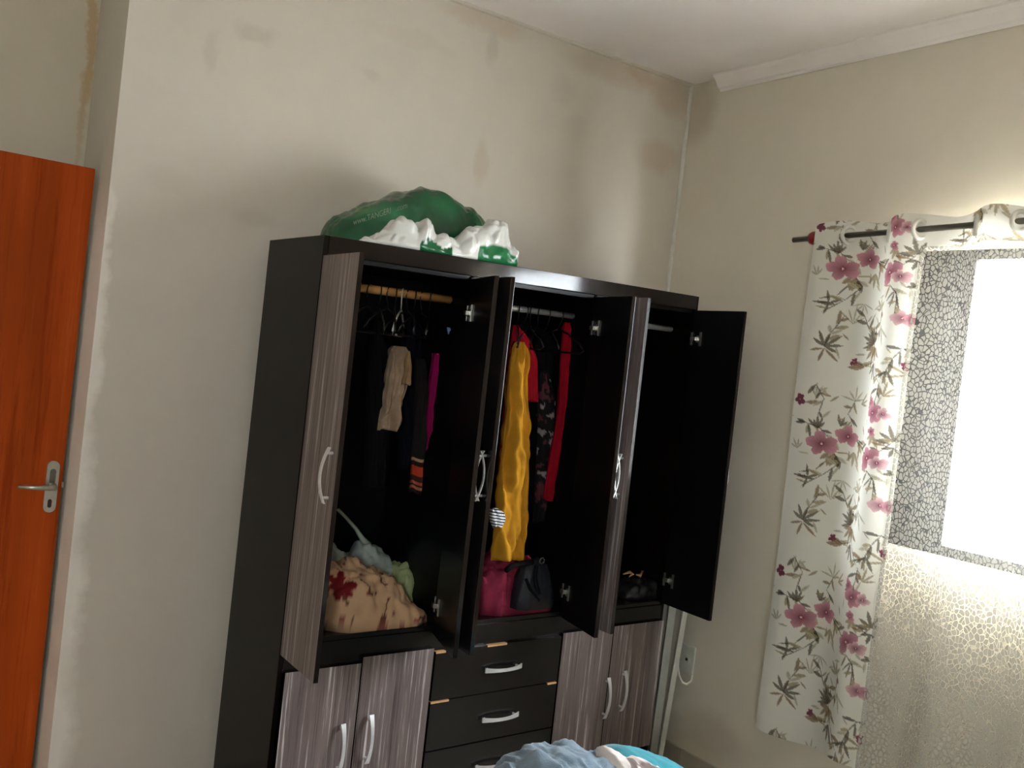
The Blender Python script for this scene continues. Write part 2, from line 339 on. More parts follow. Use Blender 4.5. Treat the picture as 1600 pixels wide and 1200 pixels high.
# hanging rods
def wt(p): return W(p)
RY = .12; RZ = 1.805
MB().tube([(TH, RY, RZ), (P1-TH/2, RY, RZ)], .0145, 14, T=W).build('hanging_rod', M['dowel'], wr, smooth=True)
MB().tube([(P1+TH/2, RY, RZ), (P2-TH/2, RY, RZ)], .0115, 14, T=W).build('hanging_rod', M['chrome'], wr, smooth=True)
MB().tube([(P2+TH/2, RY, RZ), (WW-TH, RY, RZ)], .0115, 14, T=W).build('hanging_rod', M['chrome'], wr, smooth=True)

def handle(parent, c, ax, nr, L=.16, h=.03):
    """bowed strip handle: c foot-plane centre, ax long axis, nr outward normal (wardrobe frame)"""
    c, ax, nr = (np.array(q, float) for q in (c, ax, nr)); sd = np.cross(ax, nr); b = MB(); V = []; K = 14
    for i in range(K+1):
        s = -1+2*i/K; hh = .010+(h-.010)*(1-s*s); w = .0055+.003*s*s; tk = .0045
        for a, bb_ in ((-w, 0), (w, 0), (w, tk), (-w, tk)): V.append(W(c+ax*(s*L/2)+nr*(hh+bb_)+sd*a))
    F = [(4*i+j, 4*i+(j+1) % 4, 4*i+4+(j+1) % 4, 4*i+4+j) for i in range(K) for j in range(4)]+[(3, 2, 1, 0), tuple(4*K+j for j in range(4))]
    b.add(V, F)
    for s in (-.8, .8): b.tube([c+ax*(s*L/2), c+ax*(s*L/2)+nr*(.012+(h-.010)*(1-s*s))], .0045, 8, T=W)
    return b.build('handle', M['chrome'], parent, fix=True)
def hinge(parent, hx, d, nin, z):
    """concealed hinge seen on the inner face: cup plate, arm and mounting plate"""
    d = np.array([*d, 0.]); nn = np.array([*nin, 0.]); O = np.array([hx, 0., z]); b = MB()
    def bx(t0, t1, n0, n1, z0, z1): b.box(t0, t1, n0, n1, z0, z1, T=lambda q: W(O+d*q[0]+nn*q[1]+np.array([0, 0, q[2]])), bev=.0008)
    bx(.046, .056, .0005, .005, -.028, .028); bx(.030, .046, .0005, .004, -.014, .014); bx(.008, .034, .004, .016, -.007, .007); bx(.0, .010, .002, .006, -.026, .026)
    return b.build('hinge', M['steel'], parent, fix=True)
DOORS = [(.018, 1, 93.4, 1.880, .660), (.547, -1, 71.7, 1.875, .674), (.567, 1, 96.8, 1.878, .678), (1.107, -1, 77.1, 1.878, .682), (1.127, 1, 89.0, 1.879, .690), (1.643, -1, 87.5, 1.885, .691)]
DW = .265; DT = .015
for hx, sg, ang, zt, zb in DOORS:
    th = math.radians(ang); d = np.array([sg*math.cos(th), -math.sin(th)]); no = np.array([-sg*math.sin(th), -math.cos(th)])
    def TD(q, d=d, no=no, hx=hx): return W((hx+d[0]*q[0]+no[0]*q[1], d[1]*q[0]+no[1]*q[1], q[2]))
    b = MB().box(0, DW, 0, DT, zb, zt, T=TD, bev=.0012, mf=[2, 2, 1, 2, 0, 2])
    dr = b.build('door', [M['black'] if hx in (.567, 1.107) else M['wood'], M['inner'], M['gloss']], wr, fix=True)
    cz = 1.245
    pc_ = (hx+d[0]*(DW-.035)+no[0]*DT, d[1]*(DW-.035)+no[1]*DT, cz); handle(dr, pc_, (0, 0, 1), (no[0], no[1], 0))
    for z in (zt-.115, zb+.10): hinge(dr, hx, d, -no, z)
# lower doors
LOW = [(.019, .279, .112, .607, wpx(526, 1165)), (.283, .552, .116, .626, wpx(570, 1150)), (1.122, 1.376, .112, .622, wpx(940, 1087)), (1.380, 1.652, .112, .624, wpx(966, 1076))]
for x0, x1, z0, z1, hp in LOW:
    dr = wbox('lower_door', x0, x1, -.016, -.001, z0, z1, [M['wood'], M['espresso']], mf=[1, 1, 0, 1, 1, 1], bev=.0012)
    handle(dr, (hp[0], -.016, hp[2]), (0, 0, 1), (0, -1, 0))
# drawers
for z0, z1, (u, v), chips in ((.444, .612, (780, 1040), ((.561, .60), (.775, .86))), (.272, .440, (775, 1116), ((.561, .635), (1.07, 1.113))), (.112, .267, (764, 1189), ())):
    dr = wbox('drawer_front', .560, 1.114, -.016, -.001, z0, z1, M['black'], bev=.0012); hp = wpx(u, v)
    handle(dr, (hp[0], -.016, hp[2]), (1, 0, 0), (0, -1, 0))
    for a, c in chips:
        MB().box(a, c, -.0166, -.0008, z1-.006, z1+.0008, T=W, bev=.0006).build('chipped_edge', M['chip'], dr)
    MB().box(.575, 1.10, .002, .36, z0+.02, z1-.03, T=W).build('drawer_box', M['inner'], dr)

# ================================================================ CLOTH AND BAG BUILDERS
def fbm(p, s, o=3):
    v = 0; a = 1
    for i in range(o): v += a*noise.noise(Vector(p)*s); s *= 2.1; a *= .5
    return v
def mound(name, prof, z0, yc, dy, seed, amp, mats, T=W, colfn=None, n=44, m=26, sharp=.75, crump=14, parent=None, film=False):
    """soft heap: prof = [(x, top z)], half depth dy about yc, resting at z0; crumpled with folded noise"""
    xs = [p[0] for p in prof]; V = []; C_ = []
    for i in range(n+1):
        x = xs[0]+(xs[-1]-xs[0])*i/n; zt = float(np.interp(x, xs, [p[1] for p in prof])); e = min(i, n-i)/n; dd = dy*(.35+.65*min(1, e*5)**.5)
        for j in range(m+1):
            a = math.pi*j/m; s = math.sin(a)**sharp; y = yc-dd*math.copysign(abs(math.cos(a))**.8, math.cos(a)); z = z0+(zt-z0)*s
            q = (x+seed*3.1, y+seed, z-seed)
            if film:
                d1 = noise.voronoi(Vector(q)*crump)[0]; d2 = noise.voronoi(Vector((q[2]+4, q[0], q[1]))*crump*2.2)[0]
                k = amp*((d1[1]-d1[0])*1.5-.55+((d2[1]-d2[0])*.7-.25))
            else: k = amp*(abs(fbm(q, crump, 3))*1.6-.5) if amp else 0
            k *= min(1, s*1.5+.1)
            nx = fbm((q[0], q[1]+9, q[2]), crump*.7, 2)*amp*.7
            p = (x+nx, y-k*math.cos(a)*.8, max(z0+.0005, z+k*s)); V.append(p); C_.append((x, y, z, s))
    r = m+1; F = [(i*r+j, (i+1)*r+j, (i+1)*r+j+1, i*r+j+1) for i in range(n) for j in range(m)]
    F += [tuple(range(r)), tuple(n*r+j for j in range(r-1, -1, -1))]
    F += [(i*r, i*r+m, (i+1)*r+m, (i+1)*r) for i in range(n)]
    cols = None
    if colfn: cols = np.array([colfn(V[i], C_[i]) for i in range(len(V))])
    VV = [tuple(T(p)) for p in V]
    return obj(name, VV, F, mats, parent, True, colors=cols, fix=True)
def garment(name, rows, ly, th, mats, seed=0, folds=3, amp=.22, colfn=None, parent=None, n=48, sub=10, wrk=1.0):
    """hanging cloth: rows = (u left, u right, v) outline at depth ly, lofted as a closed folded tube"""
    R = []
    for uL, uR, v in rows:
        a = wpx(uL, v, ly); c = wpx(uR, v, ly); R.append(((a[0]+c[0])/2, (c[0]-a[0])/2, (a[2]+c[2])/2))
    V = []; C_ = []; ks = []
    for i in range(len(R)-1):
        for s in range(sub+(i == len(R)-2)):
            t = s/sub; ks.append([R[i][q]*(1-t)+R[i+1][q]*t for q in range(3)])
    for i, (cx, hw, cz) in enumerate(ks):
        tt = i/(len(ks)-1)
        for k in range(n):
            a = 2*math.pi*k/n; w = 1+amp*math.sin(folds*a+seed+2.2*tt+.6*math.sin(3*tt+seed))*min(1, .25+tt*1.4)
            y = ly+th*math.sin(a)*w*(.5+.5*min(1, tt*3+.2))+.006*math.sin(9*cz+seed); x = cx+hw*math.cos(a)*(1+.04*math.sin(5*a+seed))
            wr_ = fbm((x*6+seed, cz*2.2, a), 2.2, 2)*.35+abs(fbm((x*3-seed, cz*5+x*6, a*.5), 2.0, 2))*.35
            y += th*(wr_-.12)*math.copysign(1, math.sin(a))*min(1, abs(math.sin(a))*2)*1.4*wrk
            V.append((x, y, cz+.004*math.sin(3*a+seed)*tt)); C_.append((a, tt))
    K = len(ks); F = [(i*n+k, i*n+(k+1) % n, (i+1)*n+(k+1) % n, (i+1)*n+k) for i in range(K-1) for k in range(n)]+[tuple(range(n)), tuple((K-1)*n+k for k in range(n-1, -1, -1))]
    cols = np.array([colfn(V[i], C_[i]) for i in range(len(V))]) if colfn else None
    return obj(name, [tuple(W(p)) for p in V], F, mats, parent, True, colors=cols, fix=True)

# ---------------------------------------------------------------- on top of the wardrobe
GR = np.array(lin((22, 92, 52))); GD = np.array(lin((28, 62, 40))); WH = np.array(lin((206, 206, 200)))
def topprof(pts, ly):
    o = []
    for u, v in pts:
        q = wpx(u, v, ly); o.append((q[0], q[2]))
    return o
gp = topprof([(512, 366), (516, 348), (528, 336), (580, 316), (630, 298), (655, 291), (668, 292), (692, 303), (722, 321), (752, 340), (760, 388)], .24)
def gcol(p, c): return GR*(.75+.9*max(0, fbm((p[0]+.3, p[1], p[2]), 5, 2)))
gb = mound('green_plastic_bag', gp, WT+.001, .25, .135, 2.0, .013, M['film'], colfn=gcol, n=130, m=70, sharp=.7, crump=8, film=True)
tag(gb, 'stuffed dark green plastic bag with pale printed lettering on top of the wardrobe', 'bag')
wp_ = topprof([(556, 372), (585, 358), (612, 342), (650, 342), (668, 345), (690, 366), (702, 372), (716, 364), (745, 350), (765, 337), (790, 342), (796, 372), (803, 385), (805, 410)], .05)
def wcol(p, c):
    q = c[0]; s = c[3]; front = c[1] < .08
    if front and q > wp_[9][0]-.06 and s < .42: return GR*1.3
    if front and wp_[3][0] < q < wp_[5][0]+.02 and s < .38+.1*math.sin(q*70): return GR
    return WH
wb = mound('white_plastic_bag', wp_, WT+.001, .052, .052, 5.0, .026, M['film'], colfn=wcol, n=170, m=50, sharp=.6, crump=10, film=True)
tag(wb, 'crumpled white and green plastic bag in front of the green bag', 'bag')
# print on the green bag
def bag_text(txt, u0, v0, u1, v1, hgt):
    cu = bpy.data.curves.new('t', 'FONT'); cu.body = txt; cu.size = 1.0; to = bpy.data.objects.new('t', cu); COL.objects.link(to)
    bpy.context.view_layer.update(); me = to.to_mesh(); Vt = np.array([v.co[:] for v in me.vertices]); Ft = [tuple(p.vertices) for p in me.polygons]; to.to_mesh_clear(); bpy.data.objects.remove(to)
    bm = bmesh.new()
    vs = [bm.verts.new(p) for p in Vt]
    for q in Ft:
        try: bm.faces.new([vs[i] for i in q])
        except ValueError: pass
    bmesh.ops.triangulate(bm, faces=bm.faces); bmesh.ops.subdivide_edges(bm, edges=bm.edges, cuts=1)
    bm.verts.index_update(); wd_ = Vt[:, 0].max(); dep = bpy.context.evaluated_depsgraph_get(); out = []; last = None
    from mathutils.bvhtree import BVHTree
    bv = BVHTree.FromObject(gb, dep); o0 = np.array(gb.location)
    for v in bm.verts:
        s = v.co.x/wd_; u = u0+(u1-u0)*s; w = v0+(v1-v0)*s-v.co.y*hgt
        d = ray(u, w); hit = bv.ray_cast(Vector(CAM-o0), Vector(d))
        if hit[0] is not None: last = np.array(hit[0])+o0+np.array(hit[1])*.0012*(1 if hit[1].dot(Vector(d)) < 0 else -1)
        out.append(last if last is not None else o0)
    F = [tuple(v.index for v in f.verts) for f in bm.faces]; bm.free()
    return obj('printed_lettering', out, F, M['print_pale'], gb)
M['print_pale'] = plain('pale_green_ink', (112, 140, 116), .4, var=.2, scale=120)
bpy.context.view_layer.update()
bag_text('www.TANGERI   .com', 552, 352, 636, 325, 13)

# ---------------------------------------------------------------- hanging clothes
def cloth(name, rgb, **k): return plain(name, rgb, .9, var=k.pop('var', .15), scale=25, bump=.3, spec=.15, **k)
def add_g(name, label, rows, ly, th, m, grp=None, **k):
    return tag(garment(name, rows, ly, th, m, **k), label, 'clothes', grp)
add_g('trousers', 'beige trousers folded over a hanger in the left compartment', [(616, 630, 541), (612, 633, 547), (608, 636, 575), (603, 632, 605), (598, 628, 630), (592, 620, 655), (590, 617, 671)], .2, .035, cloth('beige_twill', (176, 150, 124)), seed=1, folds=5, amp=.4, wrk=2.0)
add_g('scarf', 'short tan cloth end hanging beside the beige trousers', [(632, 637, 548), (630, 640, 575), (627, 640, 600)], .16, .02, cloth('tan_cloth', (170, 138, 100)), seed=2)
add_g('magenta_dress', 'long narrow magenta garment hanging in the left compartment', [(677, 684, 552), (671, 686, 605), (668, 688, 640), (666, 684, 680), (664, 676, 730), (662, 669, 800)], .17, .03, cloth('magenta_knit', (150, 14, 84)), seed=3)
st = [(0, (20, 16, 16)), (.70, (190, 150, 120)), (.72, (40, 20, 20)), (.76, (206, 70, 40)), (.85, (70, 40, 34)), (.90, (200, 96, 70)), (.92, (60, 30, 30)), (.94, (196, 120, 90)), (.965, (40, 20, 20))]
def stripe(p, c):
    r = st[0][1]
    for a, q in st:
        if c[1] >= a: r = q
    return np.array(lin(r))
add_g('striped_shirt', 'dark shirt with orange and red stripes at its hem beside the magenta garment', [(650, 664, 560), (646, 666, 640), (645, 664, 710), (644, 661, 770)], .2, .03, M['clothprint'], seed=4, colfn=stripe, sub=40, amp=.05)
add_g('blue_shirt', 'pale blue shirt collar on a hanger near the left hinge', [(700, 706, 512), (702, 712, 522), (704, 713, 535), (707, 711, 546)], .1, .012, cloth('pale_blue_cotton', (120, 140, 176)), seed=5)
DK = cloth('black_knit', (14, 13, 15)); NV = cloth('navy_cotton', (14, 16, 26)); BR = cloth('dark_brown_cotton', (26, 18, 16))
for i, (rows, ly, m, lab) in enumerate([
        ([(582, 592, 500), (576, 606, 545), (572, 604, 650), (566, 598, 760)], .24, DK, 'black garment hanging leftmost in the left compartment, beside the beige trousers'),
        ([(640, 650, 500), (628, 662, 540), (624, 656, 650), (622, 652, 730)], .3, NV, 'navy garment hanging behind the beige trousers and striped shirt'),
        ([(690, 700, 510), (682, 706, 560), (678, 700, 700), (674, 694, 800)], .25, BR, 'dark brown garment hanging just right of the magenta garment'),
        ([(838, 850, 515), (828, 866, 545), (824, 862, 680), (820, 856, 800)], .24, DK, 'black garment hanging between the mustard garment and the printed blouse'),
        ([(862, 874, 518), (856, 884, 560), (850, 878, 700), (846, 872, 790)], .28, NV, 'navy garment hanging behind the crimson garment'),
        ([(812, 822, 515), (806, 834, 540), (802, 830, 700), (796, 824, 830)], .3, BR, 'dark brown garment hanging behind the red shirt')]):
    add_g('dark_garment', lab, rows, ly, .035, m, 'dark clothes hanging in the wardrobe', seed=6+i)
add_g('mustard_shirt', 'long mustard-yellow garment hanging at the front of the middle compartment', [(806, 811, 534), (801, 816, 543), (797, 821, 575), (794, 825, 640), (786, 826, 700), (779, 825, 750), (774, 820, 810), (767, 813, 873)], .035, .035, cloth('mustard_cotton', (206, 146, 40), var=.08), seed=1.2, folds=4, amp=.4, wrk=1.8, sub=14)
rg = empty('red_shirt', W((.80, .10, 1.2))); tag(rg, 'red short-sleeved shirt hanging behind the mustard garment', 'clothes')
RD = cloth('red_jersey', (172, 22, 40)); garment('body', [(800, 806, 508), (796, 822, 530), (792, 826, 560), (788, 822, 640), (782, 812, 720), (776, 806, 790)], .11, .03, RD, seed=2.5, parent=rg)
garment('sleeve', [(806, 814, 516), (808, 828, 534), (812, 837, 560), (816, 840, 600), (820, 840, 626)], .075, .026, RD, seed=1, parent=rg, amp=.06)
def bw(p, c): return np.array(lin((210, 210, 214))) if math.sin(p[2]*620+p[0]*90) > -.25 else np.array(lin((20, 20, 26)))
add_g('striped_cloth', 'small white cloth with thin dark stripes beside the mustard garment', [(766, 776, 794), (764, 786, 802), (764, 788, 812), (768, 782, 822)], -.015, .016, M['clothprint'], seed=1, colfn=bw, sub=24, amp=.05)
add_g('crimson_dress', 'dark crimson garment with a bright shoulder at the right of the middle compartment', [(886, 889, 504), (883, 892, 513), (882, 896, 530), (877, 894, 560), (872, 887, 630), (864, 879, 690), (856, 874, 740), (850, 870, 781)], .13, .022, cloth('crimson_knit', (150, 8, 30)), seed=4.5)
def prt(p, c):
    k = fbm(p, 22, 3); return np.array(lin((150, 140, 140))) if k > .38 else (np.array(lin((90, 40, 50))) if k < -.45 else np.array(lin((16, 14, 16))))
add_g('printed_blouse', 'black printed blouse with pale patches beside the crimson garment', [(846, 858, 580), (842, 868, 620), (840, 868, 680), (836, 862, 740), (832, 858, 815)], .17, .025, M['clothprint'], seed=7, colfn=prt, sub=24)
# hangers
M['hang'] = plain('black_hanger_plastic', (24, 24, 26), .35); M['hangw'] = plain('white_hanger_plastic', (210, 206, 200), .35, var=.05)
def hanger_mesh():
    b = MB(); pts = [(0, .0, .018)]
    pts = [(.0, .022*math.cos(math.radians(a)), .0+.022*math.sin(math.radians(a))) for a in range(-20, 200, 20)][::1]
    pts += [(0, -.016, -.02), (0, -.004, -.035), (0, 0, -.05)]
    b.tube(pts, .0024, 6)
    b.tube([(0, 0, -.05), (0, -.06, -.065), (0, -.14, -.1), (0, -.17, -.125), (0, -.15, -.135), (0, .15, -.135), (0, .17, -.125), (0, .14, -.1), (0, .06, -.065), (0, 0, -.05)], .0035, 6)
    me = bpy.data.meshes.new('hanger'); me.from_pydata(b.v, [], b.f); me.materials.append(M['hang']); me.polygons.foreach_set('use_smooth', [True]*len(me.polygons)); return me
ORD = ('first', 'second', 'third', 'fourth', 'fifth', 'sixth', 'seventh', 'eighth', 'ninth', 'tenth')
hm = hanger_mesh(); hw = hm.copy(); hw.materials.clear(); hw.materials.append(M['hangw'])
for lst, lab, g in (((.20, .235, .275, .31, .335, .36, .385, .41, .44, .47), 'orange wooden rod of the left compartment', 'hangers on the wooden rod'),
                    ((.78, .82, .85, .88, .91, .945, .99, 1.045), 'metal rod of the middle compartment', 'hangers on the metal rod')):
    for i, lx in enumerate(lst):
        o = bpy.data.objects.new('clothes_hanger', hw if i in (5,) and lst[0] < .5 else hm); COL.objects.link(o)
        o.location = tuple(W((lx, RY, RZ-.006))); o.rotation_euler = (0, 0, _a+random.uniform(-.5, .5)-.5); tag(o, lab, 'hanger', g)
        if i == 5 and lst[0] < .5: o['label'] = 'white hanger on the orange wooden rod of the left compartment'
        else: o['label'] = ORD[i]+' hanger from the left on the '+lab

# ---------------------------------------------------------------- things lying on the compartment floor
FZ = .7005
def lp(pts, ly): return [(wpx(u, v, ly)[0], wpx(u, v, ly)[2]) for u, v in pts]
def flor(p, c):
    k = fbm((p[0], p[1], p[2]), 16, 2); base = np.array(lin((206, 168, 132)))
    d = math.hypot(p[0]-RDX[0], p[2]-RDX[1])
    if d < .034+.012*math.sin(6*math.atan2(p[2]-RDX[1], p[0]-RDX[0])): return np.array(lin((120, 18, 26)))
    if abs(fbm((p[0]+3, p[1], p[2]), 9, 2)) < .045 and k > -.1: return np.array(lin((106, 62, 48)))
    if k > .42: return np.array(lin((150, 84, 72)))
    return base*(1-.15*max(0, -k))
q = wpx(529, 915, .05); RDX = (q[0], q[2])
o = mound('floral_cloth', lp([(505, 905), (515, 884), (530, 882), (560, 880), (585, 886), (610, 903), (640, 932), (658, 958)], .10), FZ, .12, .115, 3.3, .03, M['clothprint'], colfn=flor, n=90, m=50, sharp=.55, crump=9)
tag(o, 'crumpled beige cloth with dark red flowers on the left compartment floor', 'cloth')
o = mound('plastic_carrier_bag', lp([(515, 850), (530, 856), (550, 868), (565, 850), (580, 848), (600, 860), (612, 885), (614, 905)], .30), FZ, .31, .085, 4.1, .018, plain('grey_plastic_film', (178, 190, 182), .35, var=.1), n=60, m=30, sharp=.6)
tag(o, 'pale grey plastic carrier bag behind the floral cloth', 'bag')
a = [wpx(u, v, .31) for u, v in ((528, 796), (540, 808), (556, 826), (566, 842), (576, 852))]
hdl = MB().tube(a, [.006, .006, .007, .010, .014], 8, T=W).build('handle', o.data.materials[0], o, smooth=True)
o = mound('green_cloth', lp([(612, 905), (620, 885), (632, 880), (645, 868), (660, 874), (670, 890), (676, 925)], .22), FZ, .24, .09, 6.2, .022, cloth('pale_green_cotton', (176, 190, 140)), n=50, m=30, sharp=.6)
tag(o, 'crumpled pale green cloth at the right of the floral cloth', 'cloth')
o = mound('pink_cloth', lp([(742, 890), (756, 872), (780, 868), (805, 862), (818, 866), (830, 890), (845, 915), (858, 934)], .10), FZ, .12, .105, 7.7, .034, cloth('pink_cotton', (150, 48, 74)), n=90, m=46, sharp=.55, crump=11)
tag(o, 'crumpled dusty pink cloth on the middle compartment floor', 'cloth')
bg_ = empty('backpack', W((wpx(832, 930, .03)[0], .03, FZ+.05))); tag(bg_, 'small black and navy bag with straps lying on the pink cloth', 'bag')
bq = lp([(806, 905), (814, 885), (826, 876), (842, 872), (852, 880), (858, 900), (860, 925)], .0)
mound('bag_body', bq, FZ+.03, .0, .045, 8.2, .01, plain('navy_nylon', (26, 28, 38), .5, bump=.3), n=40, m=24, sharp=.6, parent=bg_)
a = [wpx(u, v, -.02) for u, v in ((790, 892), (800, 884), (816, 880), (832, 878))]; MB().tube(a, .010, 8, T=W).build('strap', DK, bg_, smooth=True)
a = [wpx(u, v, -.045) for u, v in ((838, 884), (836, 900), (838, 915), (842, 928))]; MB().tube(a, .008, 8, T=W).build('strap', NV, bg_, smooth=True)
a = [wpx(u, v, -.04) for u, v in ((822, 905), (828, 920), (836, 932), (842, 938))]; MB().tube(a, .006, 8, T=W).build('strap', DK, bg_, smooth=True)
a = wpx(847, 876, -.04); ring = [a+np.array([.010*math.cos(t), 0, .010*math.sin(t)]) for t in np.linspace(0, 2*math.pi, 14)]; MB().tube(ring, .003, 6, T=W).build('buckle', M['rod'], bg_, smooth=True)
sh = empty('black_handbag', W((wpx(995, 925, .08)[0], .08, FZ))); tag(sh, 'black crumpled bag with tan trim in the right compartment', 'bag')
bq = lp([(966, 930), (975, 908), (990, 902), (1005, 905), (1015, 900), (1022, 890), (1027, 905), (1028, 940)], .1)
mound('bag_body', bq, FZ, .1, .07, 9.4, .016, plain('black_leatherette', (22, 22, 24), .45, bump=.3), n=40, m=24, sharp=.6, parent=sh)
for pts in (((974, 897), (984, 894), (989, 897), (983, 901)), ((994, 898), (1000, 899), (1004, 892), (1000, 902))):
    a = [wpx(u, v, .04) for u, v in pts]; MB().tube(a, [.003, .006, .006, .003], 6, T=W).build('trim_tab', M['chip'], sh, smooth=True)

# ================================================================ RIGHT OF THE WARDROBE
def rx(u, v, x=-.1): return on_plane(u, v, 0, x)
for (u0_, v0_), (u1_, v1_), w, lab, zt in (((1050, 952), (1021, 1172), .030, 'wider white upright batten beside the wardrobe', .82), ((1069, 962), (1032, 1176), .020, 'thinner white upright batten next to the wall outlet', .80)):
    a = rx(u0_, v0_, -.10); c = rx(u1_, v1_, -.10); k = (a-c)/(a[2]-c[2]); lo = c+k*(0-c[2]); hi = c+k*(zt-c[2])
    b = MB(); 
    b.box(-w*.5, w*.5, -.011, .011, 0, 1, bev=.0)
    e1 = np.array([math.cos(.6), -math.sin(.6), 0]); e2 = np.array([math.sin(.6), math.cos(.6), 0])
    b.v = [tuple(lo+(hi-lo)*p[2]+e1*p[0]+e2*p[1]) for p in b.v]
    tag(b.build('white_batten', M['whitegrey'], fix=True), lab, 'batten')
o0, o1, o2 = rwp(1066, 1005), rwp(1090, 1012), rwp(1086, 1060)
yc, zc = (o0[1]+o1[1])/2, (o1[2]+o2[2])/2; wo = empty('wall_outlet', (0, yc, zc)); tag(wo, 'white wall outlet plate on the window wall beside the wardrobe', 'outlet')
MB().box(-.010, 0, yc-.04, yc+.04, zc-.063, zc+.063, bev=.004).build('cover_plate', M['whitegrey'], wo)
MB().tube([(-.008, yc, zc), (-.014, yc, zc)], .02, 18).build('socket', M['whitegrey'], wo)
MB().tube([(-.012, yc-.004, zc+.003), (-.0155, yc-.004, zc+.003)], .007, 10).build('socket_hole', M['dooredge'], wo)
pts = [rx(u, v, x) for u, v, x in ((1071, 962, -.075), (1066, 990, -.075), (1062, 1015, -.07), (1059, 1040, -.065), (1061, 1055, -.06), (1066, 1066, -.05), (1073, 1069, -.035), (1080, 1064, -.02), (1082, 1055, -.012))]
tag(MB().tube(pts, .0045, 8).build('power_cord', M['white'], smooth=True), 'white power cord looping below the wall outlet', 'cord')

# ================================================================ CURTAIN ROD AND CURTAIN
XR = -.105
ra = rx(1240, 375, XR); rb = rx(1600, 345, XR); kk = (rb-ra)/(rb[1]-ra[1])
def rod(y): return ra+kk*(y-ra[1])
rd = empty('curtain_rod', rod(-1.8)); tag(rd, 'grey metal curtain rod with a red end stop above the window', 'curtain rod')
MB().tube([rod(ra[1]), rod(-3.0)], .0105, 14).build('pole', M['rod'], rd, smooth=True)
yc = rx(1275, 371, XR)[1]; cc = rod(yc)
MB().tube([cc+kk*s for s in (.026, .022, .010, -.005, -.02, -.026)], [.012, .022, .026, .026, .023, .012], 14).build('end_stop', M['red'], rd, smooth=True)
for yb in (rx(1298, 368, XR)[1], -2.85):
    c = rod(yb); MB().tube([(0, yb, c[2]), (XR, yb, c[2])], .006, 8).build('bracket', M['rod'], rd); MB().tube([(0, yb, c[2]), (-.006, yb, c[2])], .022, 12).build('bracket_plate', M['rod'], rd)

cross = [rx(u, 360, XR)[1] for u in (1328, 1390, 1438, 1524, 1592)]
ys0 = rx(1283, 372, XR)[1]
knots = [ys0-(cross[0]-ys0)*0+.0]+cross
yk = [ys0]+cross
while yk[-1] > -2.75: yk.append(yk[-1]-.155)
def wave(y):
    """signed offset of the heading from the rod: even intervals bulge into the room"""
    for i in range(len(yk)-1):
        if yk[i] >= y >= yk[i+1]:
            t = (yk[i]-y)/(yk[i]-yk[i+1]); w = yk[i]-yk[i+1]; a = min(.042, .3*w+.012)
            if i == 0: return -a*math.sin(math.pi*(.35+.65*t))
            return (-1 if i % 2 == 0 else 1)*a*math.sin(math.pi*t)
    return 0.0
yL, yE, yEnd = ys0, rx(1441, 400, XR)[1], yk[-1]
zR = float(rod(-1.3)[2])
def drape(y, z, soft=1.0):
    d = max(0.0, zR-.05-z); f = 1-.35*min(1, d/1.2)
    s = math.sin(y*17+1.3*math.sin(z*1.1))*.008*min(1, d/.4)
    x = XR+wave(y)*f*soft+s+.004*math.sin(31*y+4*z)*min(1, d/.3)
    return min(x, -.022)
# floral print: painted shapes in cloth coordinates (y, z)
rep = .64
FL = []
def P_(u, v): q = rx(u, v, XR-.02); return q[1], q[2]
LEAF = lin((84, 72, 50)); DLF = lin((62, 50, 36)); TAN = lin((162, 146, 112)); FNT = lin((186, 180, 158)); PNK = lin((190, 136, 146)); DPK = lin((126, 62, 80)); PAL = lin((208, 170, 174)); BRN = lin((140, 112, 78))
flowers = [(1279, 693, 22, PNK), (1309, 681, 19, PNK), (1369, 646, 17, PNK), (1362, 628, 11, PNK), (1360, 716, 20, PNK), (1374, 724, 13, PAL), (1374, 790, 15, PAL), (1383, 793, 9, PNK), (1256, 624, 10, DPK), (1285, 840, 6, DPK), (1319, 565, 6, DPK), (1367, 675, 9, PNK), (1384, 648, 10, PAL), (1377, 866, 9, DPK)]
leaves = []                                                # (u, v, length px, width px, angle deg, colour)
def sprig(u, v, n, L, a0, a1, w, c):
    for i in range(n): leaves.append((u, v, L*(.75+.4*((i*7) % 5)/5), w, a0+(a1-a0)*i/max(1, n-1), c))
sprig(1290, 705, 3, 30, 230, 300, 9, BRN); sprig(1295, 712, 2, 26, 250, 290, 8, DLF); sprig(1275, 670, 5, 24, 60, 140, 5, LEAF); sprig(1300, 665, 3, 20, 50, 110, 5, LEAF)
sprig(1325, 690, 3, 32, -45, 10, 7, TAN); sprig(1322, 685, 2, 34, -40, -10, 3, DLF); sprig(1318, 705, 3, 30, 240, 310, 7, TAN); sprig(1262, 745, 4, 26, 30, 260, 5, LEAF); sprig(1270, 735, 2, 34, 200, 60, 3, LEAF)
sprig(1254, 812, 6, 30, -20, 150, 6, LEAF); sprig(1254, 815, 3, 30, 200, 320, 5, BRN); sprig(1322, 820, 7, 36, 90, 200, 7, LEAF); sprig(1322, 824, 5, 34, 200, 330, 8, BRN); sprig(1300, 852, 2, 34, 165, 190, 10, BRN); sprig(1325, 850, 3, 34, 240, 300, 6, LEAF)
sprig(1320, 625, 5, 26, 20, 170, 4, FNT); sprig(1330, 630, 3, 24, 0, 60, 4, TAN); sprig(1285, 780, 5, 34, 40, 140, 3, FNT); sprig(1300, 750, 5, 26, 200, 340, 3, FNT); sprig(1275, 620, 4, 26, 50, 120, 4, FNT); sprig(1340, 770, 4, 24, 60, 180, 6, TAN)
